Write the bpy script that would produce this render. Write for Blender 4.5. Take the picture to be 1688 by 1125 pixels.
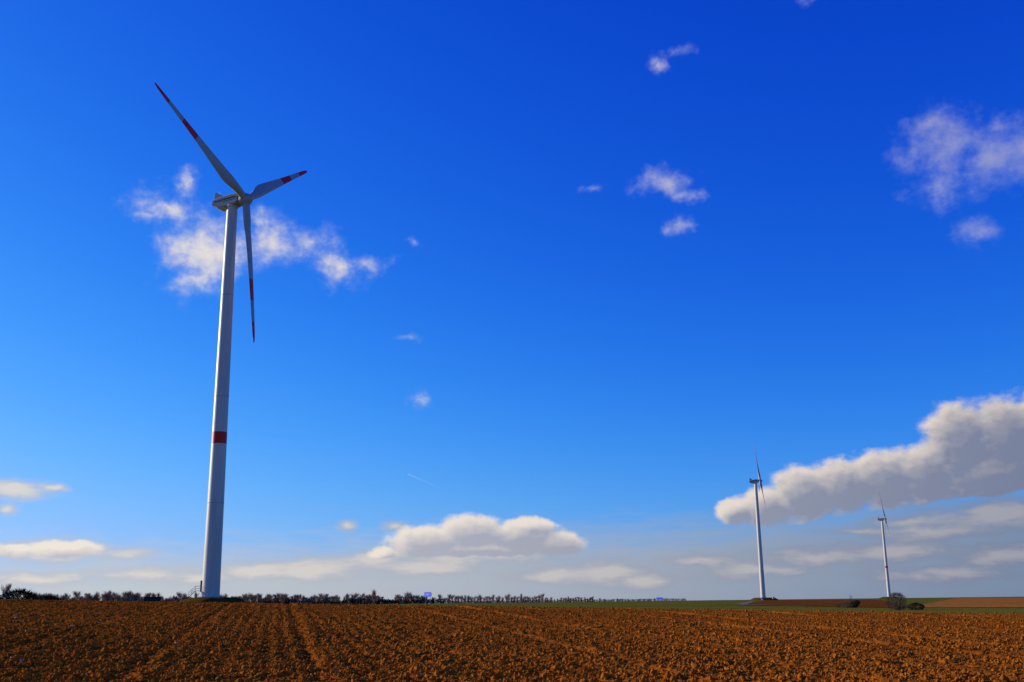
import bpy, math, random
import numpy as np
from mathutils import Vector, Matrix

# ------------------------------------------------------------------ scene, camera, sky, sun
for o in list(bpy.data.objects):
    bpy.data.objects.remove(o, do_unlink=True)
scene = bpy.context.scene
COL = scene.collection
R = math.radians
random.seed(7)
RNG = np.random.default_rng(11)

EYE = 1.7
cam_d = bpy.data.cameras.new('camera')
cam = bpy.data.objects.new('camera', cam_d)
COL.objects.link(cam)
cam_d.sensor_width = 36.0
cam_d.lens = 36.0 * 1728.3 / 1688.0
cam_d.clip_start = 0.3
cam_d.clip_end = 40000.0
cam.location = (0, 0, EYE)
cam.rotation_euler = (Matrix.Rotation(R(90 + 13.93), 3, 'X') @ Matrix.Rotation(R(-0.69), 3, 'Z')).to_euler()
scene.camera = cam

SUN_AZ, SUN_EL = R(-70), R(15)          # heading from +Y (clockwise), height
sun_dir = Vector((math.sin(SUN_AZ) * math.cos(SUN_EL), math.cos(SUN_AZ) * math.cos(SUN_EL), math.sin(SUN_EL)))
sun_d = bpy.data.lights.new('sun', 'SUN')
sun = bpy.data.objects.new('sun', sun_d)
COL.objects.link(sun)
sun_d.energy = 5.0
sun_d.angle = R(0.53)
sun_d.color = (1.0, 0.89, 0.75)
sun.rotation_euler = sun_dir.to_track_quat('Z', 'Y').to_euler()

scene.view_settings.view_transform = 'Standard'
scene.view_settings.look = 'None'
scene.view_settings.exposure = 0.0
scene.view_settings.gamma = 1.0
scene.view_settings.use_curve_mapping = False
scene.cycles.max_bounces = 4
scene.cycles.diffuse_bounces = 2

# clouds: (heading deg, height deg, half width deg, half height deg, thinness)
CUMULUS = [
    (11.80, 4.50, 1.07, 0.76, 0.00),
    (13.37, 4.68, 1.71, 1.13, 0.00),
    (15.36, 5.24, 2.02, 1.56, 0.00),
    (17.36, 5.56, 1.98, 1.55, 0.00),
    (19.32, 5.78, 2.17, 1.68, 0.00),
    (21.23, 5.90, 2.12, 1.70, 0.00),
    (23.18, 7.31, 2.02, 2.34, 0.00),
    (25.20, 7.46, 2.18, 2.22, 0.00),
    (27.23, 7.46, 2.37, 2.47, 0.00),
    (24.61, 5.86, 3.82, 1.77, 0.00),
    (28.64, 6.18, 2.80, 2.71, 0.00),
    (-4.81, 3.09, 2.27, 1.08, 0.04),
    (-2.38, 3.61, 1.96, 1.09, 0.02),
    (0.80, 3.90, 1.70, 0.58, 0.06),
    (0.07, 3.33, 2.61, 0.90, 0.00),
    (2.28, 2.95, 1.82, 0.77, 0.06),
    (-1.57, 2.74, 4.87, 0.57, 0.10),
    (-7.00, 2.53, 0.96, 0.44, 0.10),
    (-22.92, 2.77, 2.08, 0.50, 0.05),
    (-25.09, 2.66, 1.34, 0.40, 0.15),
    (-28.93, 3.41, 3.01, 0.84, 0.00),
    (-29.96, 5.92, 2.24, 0.85, 0.00),
]
WISPS = [
    (-19.24, 20.33, 2.52, 1.11, 0.00),
    (-18.22, 21.80, 1.28, 0.87, 0.10),
    (-20.21, 19.82, 1.86, 0.62, 0.10),
    (-17.01, 18.07, 2.30, 1.96, -0.25),
    (-17.50, 16.70, 1.74, 1.14, -0.05),
    (-13.80, 18.94, 2.81, 1.53, -0.10),
    (-14.24, 19.81, 0.86, 1.08, 0.05),
    (-11.63, 19.13, 2.35, 1.03, 0.05),
    (-9.87, 17.78, 1.76, 1.37, 0.00),
    (-8.21, 18.17, 1.54, 0.78, 0.05),
    (-5.48, 19.35, 0.83, 0.49, 0.30),
    (-5.86, 14.08, 1.42, 0.49, 0.35),
    (-5.21, 10.72, 1.14, 0.92, 0.30),
    (9.11, 22.15, 2.07, 1.15, 0.02),
    (9.67, 19.85, 1.16, 0.71, 0.10),
    (10.17, 21.33, 1.51, 0.58, 0.15),
    (10.14, 28.89, 1.63, 0.58, 0.32),
    (8.68, 28.39, 0.96, 0.68, 0.36),
    (4.91, 22.05, 1.41, 0.49, 0.50),
    (24.16, 22.02, 2.52, 2.37, -0.10),
    (23.51, 20.36, 1.72, 1.38, 0.00),
    (26.60, 21.35, 2.42, 1.69, -0.20),
    (28.46, 21.23, 2.20, 1.66, -0.15),
    (23.59, 23.62, 2.11, 1.24, 0.05),
    (25.30, 17.89, 1.66, 1.01, 0.05),
    (18.04, 30.50, 1.41, 0.35, 0.40),
    (26.62, 22.62, 2.00, 0.64, 0.15),
]
DECK = [
    (-6.38, 3.96, 0.97, 0.42, 0.05),
    (-9.11, 3.96, 0.83, 0.38, 0.15),
    (-20.08, 2.61, 1.72, 0.36, 0.00),
    (-25.36, 5.64, 1.89, 0.44, -0.10),
    (-23.64, 5.69, 0.94, 0.24, 0.05),
    (-25.81, 4.68, 0.64, 0.38, 0.10),
    (20.43, 3.66, 4.30, 0.42, 0.20),
    (18.06, 3.29, 3.24, 0.30, 0.25),
    (24.92, 3.84, 4.57, 0.99, -0.10),
    (21.52, 3.09, 3.95, 0.65, 0.00),
    (19.43, 2.19, 4.33, 0.78, -0.05),
    (15.72, 2.04, 4.20, 0.67, 0.00),
    (24.70, 1.90, 4.28, 0.86, 0.00),
    (10.01, 1.93, 2.83, 0.50, 0.00),
    (12.47, 1.42, 4.00, 0.74, 0.05),
    (21.88, 1.09, 5.28, 0.70, 0.10),
    (-7.54, 2.25, 2.23, 0.50, -0.10),
    (-10.53, 1.77, 3.60, 0.69, -0.10),
    (-13.32, 1.63, 2.61, 0.55, -0.05),
    (-4.80, 1.82, 5.46, 0.63, 0.00),
    (1.66, 1.33, 3.07, 0.57, -0.05),
    (4.57, 1.39, 2.73, 0.82, -0.15),
    (6.79, 0.95, 2.55, 0.56, 0.00),
    (-2.22, 2.43, 5.50, 0.70, -0.05),
    (-22.77, 2.74, 3.60, 0.65, 0.00),
    (-24.02, 1.31, 2.97, 0.46, -0.05),
    (-18.99, 1.53, 3.04, 0.45, -0.10),
    (-16.33, 1.28, 2.39, 0.42, 0.05),
    (-25.21, 5.46, 2.16, 0.47, 0.20),
]
BASES = [
    (18.74, 7.79, 4.24, 0.130),
    (28.73, 1.74, 4.89, 0.000),
    (-1.57, 6.16, 2.39, 0.000),
    (-22.74, 5.16, 2.33, 0.000),
]
CONTRAIL = (-5.765, 6.742, 0.9186, -0.3953, 2.439)


class Nodes:
    """tiny helper for building node trees"""
    def __init__(self, nt):
        self.nt = nt

    def new(self, t, **kw):
        n = self.nt.nodes.new(t)
        for k, v in kw.items():
            setattr(n, k, v)
        return n

    def put(self, sock, v):
        if isinstance(v, bpy.types.NodeSocket):
            self.nt.links.new(v, sock)
        else:
            sock.default_value = v

    def m(self, op, a, b=None, c=None, clamp=False):
        n = self.new('ShaderNodeMath', operation=op, use_clamp=clamp)
        for i, v in enumerate((a, b, c)):
            if v is not None:
                self.put(n.inputs[i], v)
        return n.outputs[0]

    def v(self, op, a, b=None, c=None):
        n = self.new('ShaderNodeVectorMath', operation=op)
        self.put(n.inputs[0], a)
        if b is not None:
            if op == 'SCALE':
                self.put(n.inputs['Scale'], b)
            else:
                self.put(n.inputs[1], b)
        if c is not None:
            self.put(n.inputs[2], c)
        return n.outputs['Value'] if op in ('LENGTH', 'DOT_PRODUCT', 'DISTANCE') else n.outputs['Vector']

    def noise(self, vec, scale, detail=4, rough=0.55, w=None, dist=0.0):
        n = self.new('ShaderNodeTexNoise', noise_dimensions='4D' if w is not None else '3D')
        self.put(n.inputs['Vector'], vec)
        n.inputs['Scale'].default_value = scale
        n.inputs['Detail'].default_value = detail
        n.inputs['Roughness'].default_value = rough
        n.inputs['Distortion'].default_value = dist
        if w is not None:
            n.inputs['W'].default_value = w
        return n

    def step(self, x, a, b):
        n = self.new('ShaderNodeMapRange', interpolation_type='SMOOTHSTEP')
        self.put(n.inputs['Value'], x)
        n.inputs['From Min'].default_value = a
        n.inputs['From Max'].default_value = b
        return n.outputs['Result']

    def mix(self, f, a, b, blend='MIX'):
        n = self.new('ShaderNodeMix', data_type='RGBA', blend_type=blend)
        self.put(n.inputs[0], f)
        self.put(n.inputs[6], a)
        self.put(n.inputs[7], b)
        return n.outputs[2]

    def comb(self, x, y, z):
        n = self.new('ShaderNodeCombineXYZ')
        for i, v in enumerate((x, y, z)):
            self.put(n.inputs[i], v)
        return n.outputs[0]


def cloud_field_group(name, blobs, warp, wscale, seed, nscale, namp, aniso, k, det, rough, bases=()):
    """field(heading, height) > 0 inside the clouds"""
    g = bpy.data.node_groups.new(name, 'ShaderNodeTree')
    g.interface.new_socket('P', in_out='INPUT', socket_type='NodeSocketVector')
    g.interface.new_socket('D', in_out='OUTPUT', socket_type='NodeSocketFloat')
    N = Nodes(g)
    gi = g.nodes.new('NodeGroupInput')
    go = g.nodes.new('NodeGroupOutput')
    P = gi.outputs[0]
    wn = N.noise(N.v('ADD', P, (0, 0, seed * 7.3)), wscale, 3, 0.6)
    off = N.v('SUBTRACT', wn.outputs['Color'], (0.5, 0.5, 0.5))
    Pw = N.v('MULTIPLY_ADD', off, (warp * 2, warp, 0.0), P)
    acc = None
    for (a, e, ra, re, th) in blobs:
        q = N.v('MULTIPLY_ADD', Pw, (1 / ra, 1 / re, 0.0), (-a / ra, -e / re, 0.0))
        ln = N.v('LENGTH', q)
        if th:
            ln = N.m('ADD', ln, th)
        acc = ln if acc is None else N.m('SMOOTH_MIN', acc, ln, k)
    d = N.m('SUBTRACT', 1.0, acc)
    if bases:                                   # flat undersides: (heading, half width, base height, slope)
        sp = N.new('ShaderNodeSeparateXYZ')
        g.links.new(Pw, sp.inputs[0])
        for (a0, hw, eb, sl) in bases:
            under = N.m('SUBTRACT', N.m('MULTIPLY_ADD', sp.outputs[0], sl, eb - sl * a0), sp.outputs[1])
            inside = N.step(N.m('ABSOLUTE', N.m('SUBTRACT', sp.outputs[0], a0)), hw, hw * 0.9)
            d = N.m('SUBTRACT', d, N.m('MULTIPLY', N.m('MULTIPLY', N.m('MAXIMUM', under, 0.0), 1.6), inside))
    ns = N.noise(N.v('MULTIPLY_ADD', P, (1.0, aniso, 1.0), (0, 0, seed * 11.7 + 3.3)), nscale, det, rough)
    nn = N.m('MULTIPLY_ADD', ns.outputs[0], namp, -0.5 * namp)
    N.put(go.inputs[0], N.m('ADD', N.m('MAXIMUM', d, -1.2), nn))
    return g


def build_world():
    world = bpy.data.worlds.new('World')
    scene.world = world
    world.use_nodes = True
    nt = world.node_tree
    N = Nodes(nt)
    bg = nt.nodes['Background']
    sky = N.new('ShaderNodeTexSky', sky_type='NISHITA', sun_disc=False)
    sky.sun_elevation = SUN_EL
    sky.sun_rotation = SUN_AZ
    sky.ozone_density = 3.0
    sky.dust_density = 0.4
    sky.air_density = 1.0
    # deep polarised blue: the sky's own colour with more contrast in each channel
    sep = N.new('ShaderNodeSeparateColor')
    nt.links.new(N.v('SCALE', sky.outputs[0], 0.1), sep.inputs[0])
    cc = N.new('ShaderNodeCombineColor')
    for i, (kk, ex, cap) in enumerate(SKY_GRADE):
        x = N.m('MULTIPLY', N.m('POWER', sep.outputs[i], ex), kk)
        N.put(cc.inputs[i], N.m('MULTIPLY', N.m('SUBTRACT', 1.0, N.m('EXPONENT', N.m('DIVIDE', x, -cap))), cap))
    blue = cc.outputs[0]

    tc = N.new('ShaderNodeTexCoord')
    D = N.v('NORMALIZE', tc.outputs['Generated'])
    sx = N.new('ShaderNodeSeparateXYZ')
    nt.links.new(D, sx.inputs[0])
    az = N.m('MULTIPLY', N.m('ARCTAN2', sx.outputs[0], sx.outputs[1]), 180 / math.pi)
    el = N.m('MULTIPLY', N.m('ARCSINE', sx.outputs[2]), 180 / math.pi)
    P = N.comb(az, el, 0.0)
    # nearer the sun clouds are brighter
    sd = N.v('DOT_PRODUCT', D, tuple(sun_dir))
    near_sun = N.step(sd, -0.35, 0.85)

    def grp(g, p):
        n = N.new('ShaderNodeGroup', node_tree=g)
        nt.links.new(p, n.inputs[0])
        return n.outputs[0]

    # pale veil of distant cloud over the horizon
    vn = N.noise(N.v('MULTIPLY_ADD', P, (0.35, 2.2, 1.0), (0, 0, 9.1)), 0.9, 5, 0.6)
    far_side = N.m('SUBTRACT', 1.0, near_sun)
    veil = N.m('MULTIPLY_ADD', vn.outputs[0], 3.0, N.m('MULTIPLY', el, -1.0))
    veil = N.m('MULTIPLY', N.step(N.m('MULTIPLY_ADD', far_side, 2.6, veil), -2.2, 1.3), 0.85)
    veil_col = N.mix(near_sun, (0.145, 0.205, 0.315, 1), (0.60, 0.62, 0.62, 1))
    col = N.mix(veil, blue, veil_col)

    # soft layered decks low over the horizon
    gD = cloud_field_group('deck_field', DECK, 0.6, 0.5, 8.0, 0.42, 1.5, 3.6, 0.40, 7, 0.60)
    da = grp(gD, P)
    dcol = N.mix(N.step(da, 0.25, 0.95), N.mix(near_sun, (0.135, 0.172, 0.285, 1), (0.54, 0.555, 0.60, 1)),
                 N.mix(near_sun, (0.30, 0.305, 0.37, 1), (0.76, 0.71, 0.65, 1)))
    col = N.mix(N.m('MULTIPLY', N.step(da, -0.25, 0.80), 0.90), col, dcol)

    # cumulus banks: lit where little cloud lies between them and the sun
    gA = cloud_field_group('cumulus_field', CUMULUS, 0.36, 1.0, 2.0, 1.05, 0.64, 1.4, 0.26, 8, 0.55, BASES)
    gL = cloud_field_group('cumulus_light', CUMULUS, 0.36, 1.0, 2.0, 1.05, 0.64, 1.4, 0.26, 5, 0.55, BASES)
    fa = grp(gA, P)
    f1 = grp(gL, N.v('ADD', P, (-0.22, 0.26, 0.0)))
    f2 = grp(gL, N.v('ADD', P, (-0.55, 0.80, 0.0)))
    aA = N.m('MULTIPLY', N.step(fa, -0.10, 0.30), N.step(fa, -0.5, 0.10))
    lit = N.m('ADD', N.m('MULTIPLY', N.step(f1, 0.62, -0.15), 0.38), N.m('MULTIPLY', N.step(f2, 0.48, -0.55), 0.58))
    lit = N.m('ADD', lit, N.m('MULTIPLY', N.m('SUBTRACT', fa, f1), 0.55), clamp=True)
    shade_c = N.mix(near_sun, (0.140, 0.172, 0.275, 1), (0.52, 0.53, 0.60, 1))
    lit_c = N.mix(near_sun, (0.74, 0.64, 0.55, 1), (0.88, 0.80, 0.71, 1))
    colA = N.mix(lit, shade_c, lit_c)
    col = N.mix(N.m('MULTIPLY', aA, 0.97), col, colA)

    # thin torn wisps higher up
    gB = cloud_field_group('wisp_field', WISPS, 1.3, 0.55, 5.0, 0.66, 2.2, 1.2, 0.3, 9, 0.62)
    wa = grp(gB, P)
    aB = N.m('MULTIPLY', N.step(wa, -0.10, 1.60), N.m('MULTIPLY_ADD', near_sun, 0.78, 0.30))
    wcol = N.mix(N.step(wa, 0.1, 1.1), (0.42, 0.50, 0.66, 1), N.mix(near_sun, (0.54, 0.53, 0.56, 1), (0.84, 0.78, 0.71, 1)))
    col = N.mix(aB, col, wcol)

    # a short contrail, brightest at its head
    (ca, ce, dx, dy, ln) = CONTRAIL
    rel = N.v('SUBTRACT', P, (ca, ce, 0.0))
    t = N.m('DIVIDE', N.v('DOT_PRODUCT', rel, (dx, dy, 0.0)), ln)
    s = N.m('ABSOLUTE', N.v('DOT_PRODUCT', rel, (-dy, dx, 0.0)))
    along = N.m('MULTIPLY', N.step(t, -0.01, 0.02), N.m('POWER', N.m('SUBTRACT', 1.0, t, clamp=True), 1.6))
    trail = N.m('MULTIPLY', along, N.step(s, 0.045, 0.005))
    col = N.mix(N.m('MULTIPLY', trail, 0.20), col, (0.75, 0.85, 0.95, 1))

    nt.links.new(N.v('SCALE', col, 10.0), bg.inputs[0])
    bg.inputs[1].default_value = 0.1
    world.cycles.sampling_method = 'NONE'


SKY_GRADE = [(2.9, 2.55, 0.40), (2.75, 1.85, 0.66), (2.75, 0.92, 1.5)]
build_world()


# ------------------------------------------------------------------ helpers
def tag(o, label=None, cat=None, group=None, kind=None):
    if label: o['label'] = label
    if cat: o['category'] = cat
    if group: o['group'] = group
    if kind: o['kind'] = kind
    return o


def link(name, me, parent=None, mats=()):
    o = bpy.data.objects.new(name, me)
    COL.objects.link(o)
    if parent is not None:
        o.parent = parent
    if me is not None:
        for mt in mats:
            if mt.name not in [x.name for x in me.materials if x]:
                me.materials.append(mt)
    return o


def empty(name, loc, rz=0.0):
    o = bpy.data.objects.new(name, None)
    COL.objects.link(o)
    o.location = loc
    o.rotation_euler = (0, 0, rz)
    return o


class MB:
    """collects shapes into one mesh"""
    def __init__(self):
        self.v, self.f = [], []

    def add(self, vs, fs):
        b = len(self.v)
        self.v += [tuple(p) for p in vs]
        self.f += [tuple(b + i for i in f) for f in fs]

    def box(self, c, s, rot=None):
        c = Vector(c)
        vs = []
        for x in (-1, 1):
            for y in (-1, 1):
                for z in (-1, 1):
                    p = Vector((x * s[0] / 2, y * s[1] / 2, z * s[2] / 2))
                    if rot is not None: p = rot @ p
                    vs.append(c + p)
        self.add(vs, [(0, 1, 3, 2), (4, 6, 7, 5), (0, 4, 5, 1), (2, 3, 7, 6), (0, 2, 6, 4), (1, 5, 7, 3)])

    def tube(self, p, q, r0, r1=None, n=8, caps=True):
        r1 = r0 if r1 is None else r1
        p, q = Vector(p), Vector(q)
        d = (q - p).normalized()
        a = d.orthogonal().normalized()
        b = d.cross(a)
        vs = []
        for c, r in ((p, r0), (q, r1)):
            for i in range(n):
                t = 2 * math.pi * i / n
                vs.append(c + (a * math.cos(t) + b * math.sin(t)) * r)
        fs = [(i, (i + 1) % n, n + (i + 1) % n, n + i) for i in range(n)]
        if caps:
            fs += [tuple(range(n - 1, -1, -1)), tuple(range(n, 2 * n))]
        self.add(vs, fs)

    def lathe(self, prof, n=48, caps=True, axis='Z'):
        vs, fs = [], []
        for (r, h) in prof:
            for i in range(n):
                t = 2 * math.pi * i / n
                x, y = r * math.cos(t), r * math.sin(t)
                vs.append((x, y, h) if axis == 'Z' else (h, x, y))
        for k in range(len(prof) - 1):
            for i in range(n):
                fs.append((k * n + i, k * n + (i + 1) % n, (k + 1) * n + (i + 1) % n, (k + 1) * n + i))
        if caps:
            fs.append(tuple(range(n - 1, -1, -1)))
            m = (len(prof) - 1) * n
            fs.append(tuple(range(m, m + n)))
        self.add(vs, fs)

    def mesh(self, name, smooth=False, angle=None):
        me = bpy.data.meshes.new(name)
        me.from_pydata(self.v, [], self.f)
        me.validate()
        if smooth:
            me.polygons.foreach_set('use_smooth', [True] * len(me.polygons))
            if angle is not None:
                me.set_sharp_from_angle(angle=R(angle))
        me.update()
        return me

    def build(self, name, mat, parent=None, smooth=False, angle=None):
        return link(name, self.mesh(name, smooth, angle), parent, (mat,))


def grid_mesh(name, X, Y, Z, smooth=True, flip=False):
    """mesh of a grid of points given as 2-D arrays"""
    nr, nc = X.shape
    co = np.stack([X, Y, Z], -1).reshape(-1, 3).astype(np.float32)
    i = np.arange(nr - 1)[:, None] * nc + np.arange(nc - 1)[None, :]
    q = np.stack([i, i + 1, i + nc + 1, i + nc], -1).reshape(-1, 4)
    if flip: q = q[:, ::-1]
    me = bpy.data.meshes.new(name)
    me.vertices.add(len(co))
    me.vertices.foreach_set('co', co.ravel())
    me.loops.add(q.size)
    me.loops.foreach_set('vertex_index', q.ravel().astype(np.int32))
    me.polygons.add(len(q))
    me.polygons.foreach_set('loop_start', np.arange(0, q.size, 4, dtype=np.int32))
    me.polygons.foreach_set('loop_total', np.full(len(q), 4, dtype=np.int32))
    if smooth:
        me.polygons.foreach_set('use_smooth', np.ones(len(q), dtype=bool))
    me.update(calc_edges=True)
    return me


def material(name, base, rough=0.8, spec=0.3, var=None, scale=3.0, detail=4, bump=0.0, bscale=None, metallic=0.0, stretch=None):
    """principled material with noise-mixed base colour and fine relief, in object coordinates"""
    m = bpy.data.materials.new(name)
    m.use_nodes = True
    N = Nodes(m.node_tree)
    b = m.node_tree.nodes['Principled BSDF']
    b.inputs['Roughness'].default_value = rough
    b.inputs['Specular IOR Level'].default_value = spec
    b.inputs['Metallic'].default_value = metallic
    tc = N.new('ShaderNodeTexCoord')
    P = tc.outputs['Object']
    if stretch: P = N.v('MULTIPLY', P, stretch)
    if var is None:
        b.inputs['Base Color'].default_value = (*base, 1)
    else:
        n = N.noise(P, scale, detail, 0.6)
        N.put(b.inputs['Base Color'], N.mix(N.step(n.outputs[0], 0.33, 0.67), (*base, 1), (*var, 1)))
    if bump:
        n2 = N.noise(P, bscale or scale * 4, 5, 0.65)
        bp = N.new('ShaderNodeBump')
        bp.inputs['Strength'].default_value = bump
        N.put(bp.inputs['Height'], n2.outputs[0])
        N.put(b.inputs['Normal'], bp.outputs[0])
    return m


def value_noise(x, y, seed):
    """smooth lattice noise in 0..1 for numpy arrays"""
    xi, yi = np.floor(x).astype(np.int64), np.floor(y).astype(np.int64)
    xf, yf = x - xi, y - yi
    u, v = xf * xf * (3 - 2 * xf), yf * yf * (3 - 2 * yf)

    def h(a, b):
        n = (a * 374761393 + b * 668265263 + seed * 982451653) & 0xffffffff
        n = ((n ^ (n >> 13)) * 1274126177) & 0xffffffff
        return ((n ^ (n >> 16)) & 0xffff) / 65535.0
    return (h(xi, yi) * (1 - u) + h(xi + 1, yi) * u) * (1 - v) + (h(xi, yi + 1) * (1 - u) + h(xi + 1, yi + 1) * u) * v


# ------------------------------------------------------------------ the lie of the land
ROW = R(-12.5)                                  # heading of the drill rows
def far_ground(x, y):
    d = np.hypot(x, y)
    return 0.2 + 0.5 * (1 / (1 + np.exp(np.clip((x + 10) / 25.0, -50, 50)))) - 0.0013 * np.clip(d - 750, 0, None)

def land(x, y):
    """field rising to a crest some 65 m off, tilted down to the right, then the flat land beyond"""
    xe = 110 * np.tanh(x / 110.0)
    f = -0.026 * xe + 0.0221 * np.minimum(y, 130) - 0.0021 * np.clip(y - 58, 0, None) ** 2
    g = far_ground(x, y)
    f = np.maximum(f, g - 6)
    k = 0.25
    near = f + 0.0
    h = np.clip(0.5 + 0.5 * (near - g) / k, 0, 1)
    far = g * (1 - h) + near * h + k * h * (1 - h)          # smooth maximum beyond the crest
    w = np.clip((y - 45) / 25.0, 0, 1)
    w = w * w * (3 - 2 * w)
    return near * (1 - w) + far * w

RIDGES = [4.27 + 3.2 * k for k in range(-14, 20)]
def furrow(x, y):
    u = x * math.cos(ROW) - y * math.sin(ROW)
    t = x * math.sin(ROW) + y * math.cos(ROW)
    z = 0.012 * np.sin(u * 2 * math.pi / 0.40 + 1.2 * value_noise(t * 0.25, u * 0.6, 5)) * (0.1 + 1.3 * value_noise(u * 0.35, t * 0.10, 8))
    for i, r0 in enumerate(RIDGES):
        s = 0.55 + 0.9 * ((i * 37) % 11) / 10.0
        wob = 0.10 * (value_noise(t * 0.12, t * 0.0 + i, 21) - 0.5)
        d = u - r0 - wob
        z += s * (0.3 + 1.1 * value_noise(t * 0.35, t * 0 + 3.1 * i, 31)) * (0.042 * np.exp(-(d / 0.13) ** 2) - 0.046 * np.exp(-((d + 0.30) / 0.14) ** 2))
    return z

def soil(x, y):
    z = furrow(x, y)
    z += 0.05 * (value_noise(x / 0.9, y / 0.9, 1) - 0.5)
    z += 0.048 * (np.abs(value_noise(x / 0.27, y / 0.27, 2) - 0.5) * 2 - 0.5)
    z += 0.060 * (value_noise(x / 0.08, y / 0.11, 3) - 0.5)
    return z

# ------------------------------------------------------------------ ground materials
def soil_material(name, a, b, c, bump=0.5):
    m = bpy.data.materials.new(name)
    m.use_nodes = True
    N = Nodes(m.node_tree)
    bs = m.node_tree.nodes['Principled BSDF']
    bs.inputs['Roughness'].default_value = 0.95
    bs.inputs['Specular IOR Level'].default_value = 0.0
    geo = N.new('ShaderNodeNewGeometry')
    P = geo.outputs['Position']
    big = N.noise(P, 0.12, 3, 0.6)
    mid = N.noise(P, 4.0, 5, 0.65)
    fine = N.noise(P, 38.0, 3, 0.6)
    col = N.mix(N.step(mid.outputs[0], 0.32, 0.68), (*a, 1), (*b, 1))
    col = N.mix(N.m('MULTIPLY', N.step(big.outputs[0], 0.35, 0.7), 0.55), col, (*c, 1))
    oi = N.new('ShaderNodeObjectInfo')
    col = N.mix(N.m('MULTIPLY', oi.outputs['Random'], 0.35), col, (b[0] * 1.15, b[1] * 1.1, b[2] * 1.1, 1))
    N.put(bs.inputs['Base Color'], N.mix(0.35, col, N.mix(fine.outputs[0], (a[0] * .4, a[1] * .4, a[2] * .4, 1), (b[0] * 1.3, b[1] * 1.3, b[2] * 1.3, 1))))
    bp = N.new('ShaderNodeBump')
    bp.inputs['Strength'].default_value = bump
    bp.inputs['Distance'].default_value = 0.02
    N.put(bp.inputs['Height'], fine.outputs[0])
    N.put(bs.inputs['Normal'], bp.outputs[0])
    return m

M_SOIL = soil_material('ploughed_soil', (0.20, 0.055, 0.006), (0.38, 0.108, 0.011), (0.12, 0.034, 0.005))
M_CLOD = soil_material('soil_clod', (0.24, 0.066, 0.007), (0.50, 0.150, 0.016), (0.15, 0.042, 0.006), 0.7)

def field_material(name, a, b, rowh=None, rs=1.2, bump=0.6):
    m = bpy.data.materials.new(name)
    m.use_nodes = True
    N = Nodes(m.node_tree)
    bs = m.node_tree.nodes['Principled BSDF']
    bs.inputs['Roughness'].default_value = 0.95
    bs.inputs['Specular IOR Level'].default_value = 0.0
    geo = N.new('ShaderNodeNewGeometry')
    P = geo.outputs['Position']
    n1 = N.noise(P, 0.03, 4, 0.6)
    n2 = N.noise(P, 1.1, 4, 0.7)
    f = N.m('ADD', N.m('MULTIPLY', n1.outputs[0], 0.65), N.m('MULTIPLY', n2.outputs[0], 0.35))
    col = N.mix(N.step(f, 0.38, 0.62), (*a, 1), (*b, 1))
    N.put(bs.inputs['Base Color'], col)
    bp = N.new('ShaderNodeBump')
    bp.inputs['Strength'].default_value = bump
    bp.inputs['Distance'].default_value = 0.35
    N.put(bp.inputs['Height'], n2.outputs[0])
    N.put(bs.inputs['Normal'], bp.outputs[0])
    return m

M_GRASS = field_material('winter_grass', (0.115, 0.118, 0.014), (0.19, 0.150, 0.022))
M_BANK = field_material('far_brown_field', (0.150, 0.045, 0.009), (0.210, 0.066, 0.013))
M_ORANGE = field_material('far_orange_field', (0.34, 0.122, 0.022), (0.45, 0.165, 0.032))
M_TRACK = field_material('pale_track', (0.20, 0.145, 0.09), (0.27, 0.20, 0.13))
M_EARTH = field_material('earth_mound', (0.18, 0.055, 0.012), (0.10, 0.060, 0.012))
M_MOUND = field_material('grassy_mound', (0.14, 0.070, 0.014), (0.060, 0.050, 0.010))

# ------------------------------------------------------------------ ground sheets
def build_ground():
    # polar sheet round the camera out to the horizon
    rr = np.concatenate([[0.0], np.geomspace(2.0, 30, 14), np.linspace(36, 130, 48), np.geomspace(136, 9000, 70)])
    th = np.linspace(0, 2 * math.pi, 361)
    Rr, Th = np.meshgrid(rr, th, indexing='ij')
    X, Y = Rr * np.sin(Th), Rr * np.cos(Th)
    Z = land(X, np.where(Y < -200, -200, Y))
    inside = (Y < 71.5)
    Z = np.where(inside, Z - 0.35, Z)
    o = link('ground', grid_mesh('ground', X, Y, Z, flip=True), None, (M_GRASS,))
    tag(o, kind='structure')

build_ground()

FIELD_END = 74.0
def build_field():
    nr, nc = 800, 960
    th = np.linspace(R(-44), R(44), nc)
    s = np.linspace(0, 1, nr)
    d = 7.0 * (FIELD_END / 7.0) ** s                     # depth (y) rows, straight across
    Y = np.repeat(d[:, None], nc, 1)
    X = Y * np.tan(th)[None, :] * 1.0
    jit = RNG.uniform(-0.35, 0.35, X.shape)
    Y = Y * (1 + jit * 0.0029)
    X = X + RNG.uniform(-0.35, 0.35, X.shape) * Y * 0.0018
    Z = land(X, Y) + soil(X, Y) * np.clip((FIELD_END + 1 - Y) / 3.0, 0, 1)
    o = link('ploughed_field', grid_mesh('ploughed_field', X, Y, Z, smooth=False, flip=True), None, (M_SOIL,))
    tag(o, kind='structure')
    # behind and beside the camera the field goes on, less finely
    th2 = np.linspace(R(-180), R(180), 240)
    r2 = np.geomspace(0.4, 60, 90)
    Rr, Th = np.meshgrid(r2, th2, indexing='ij')
    X, Y = Rr * np.sin(Th), Rr * np.cos(Th)
    Z = land(X, Y) + 0.6 * soil(X, Y) - 0.10 - 0.0 * X
    Y2 = np.where(Y > 60, 60, Y)
    o = link('ploughed_headland', grid_mesh('ploughed_headland', X, Y2, Z, smooth=True, flip=True), None, (M_SOIL,))
    tag(o, kind='structure')

build_field()

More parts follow.
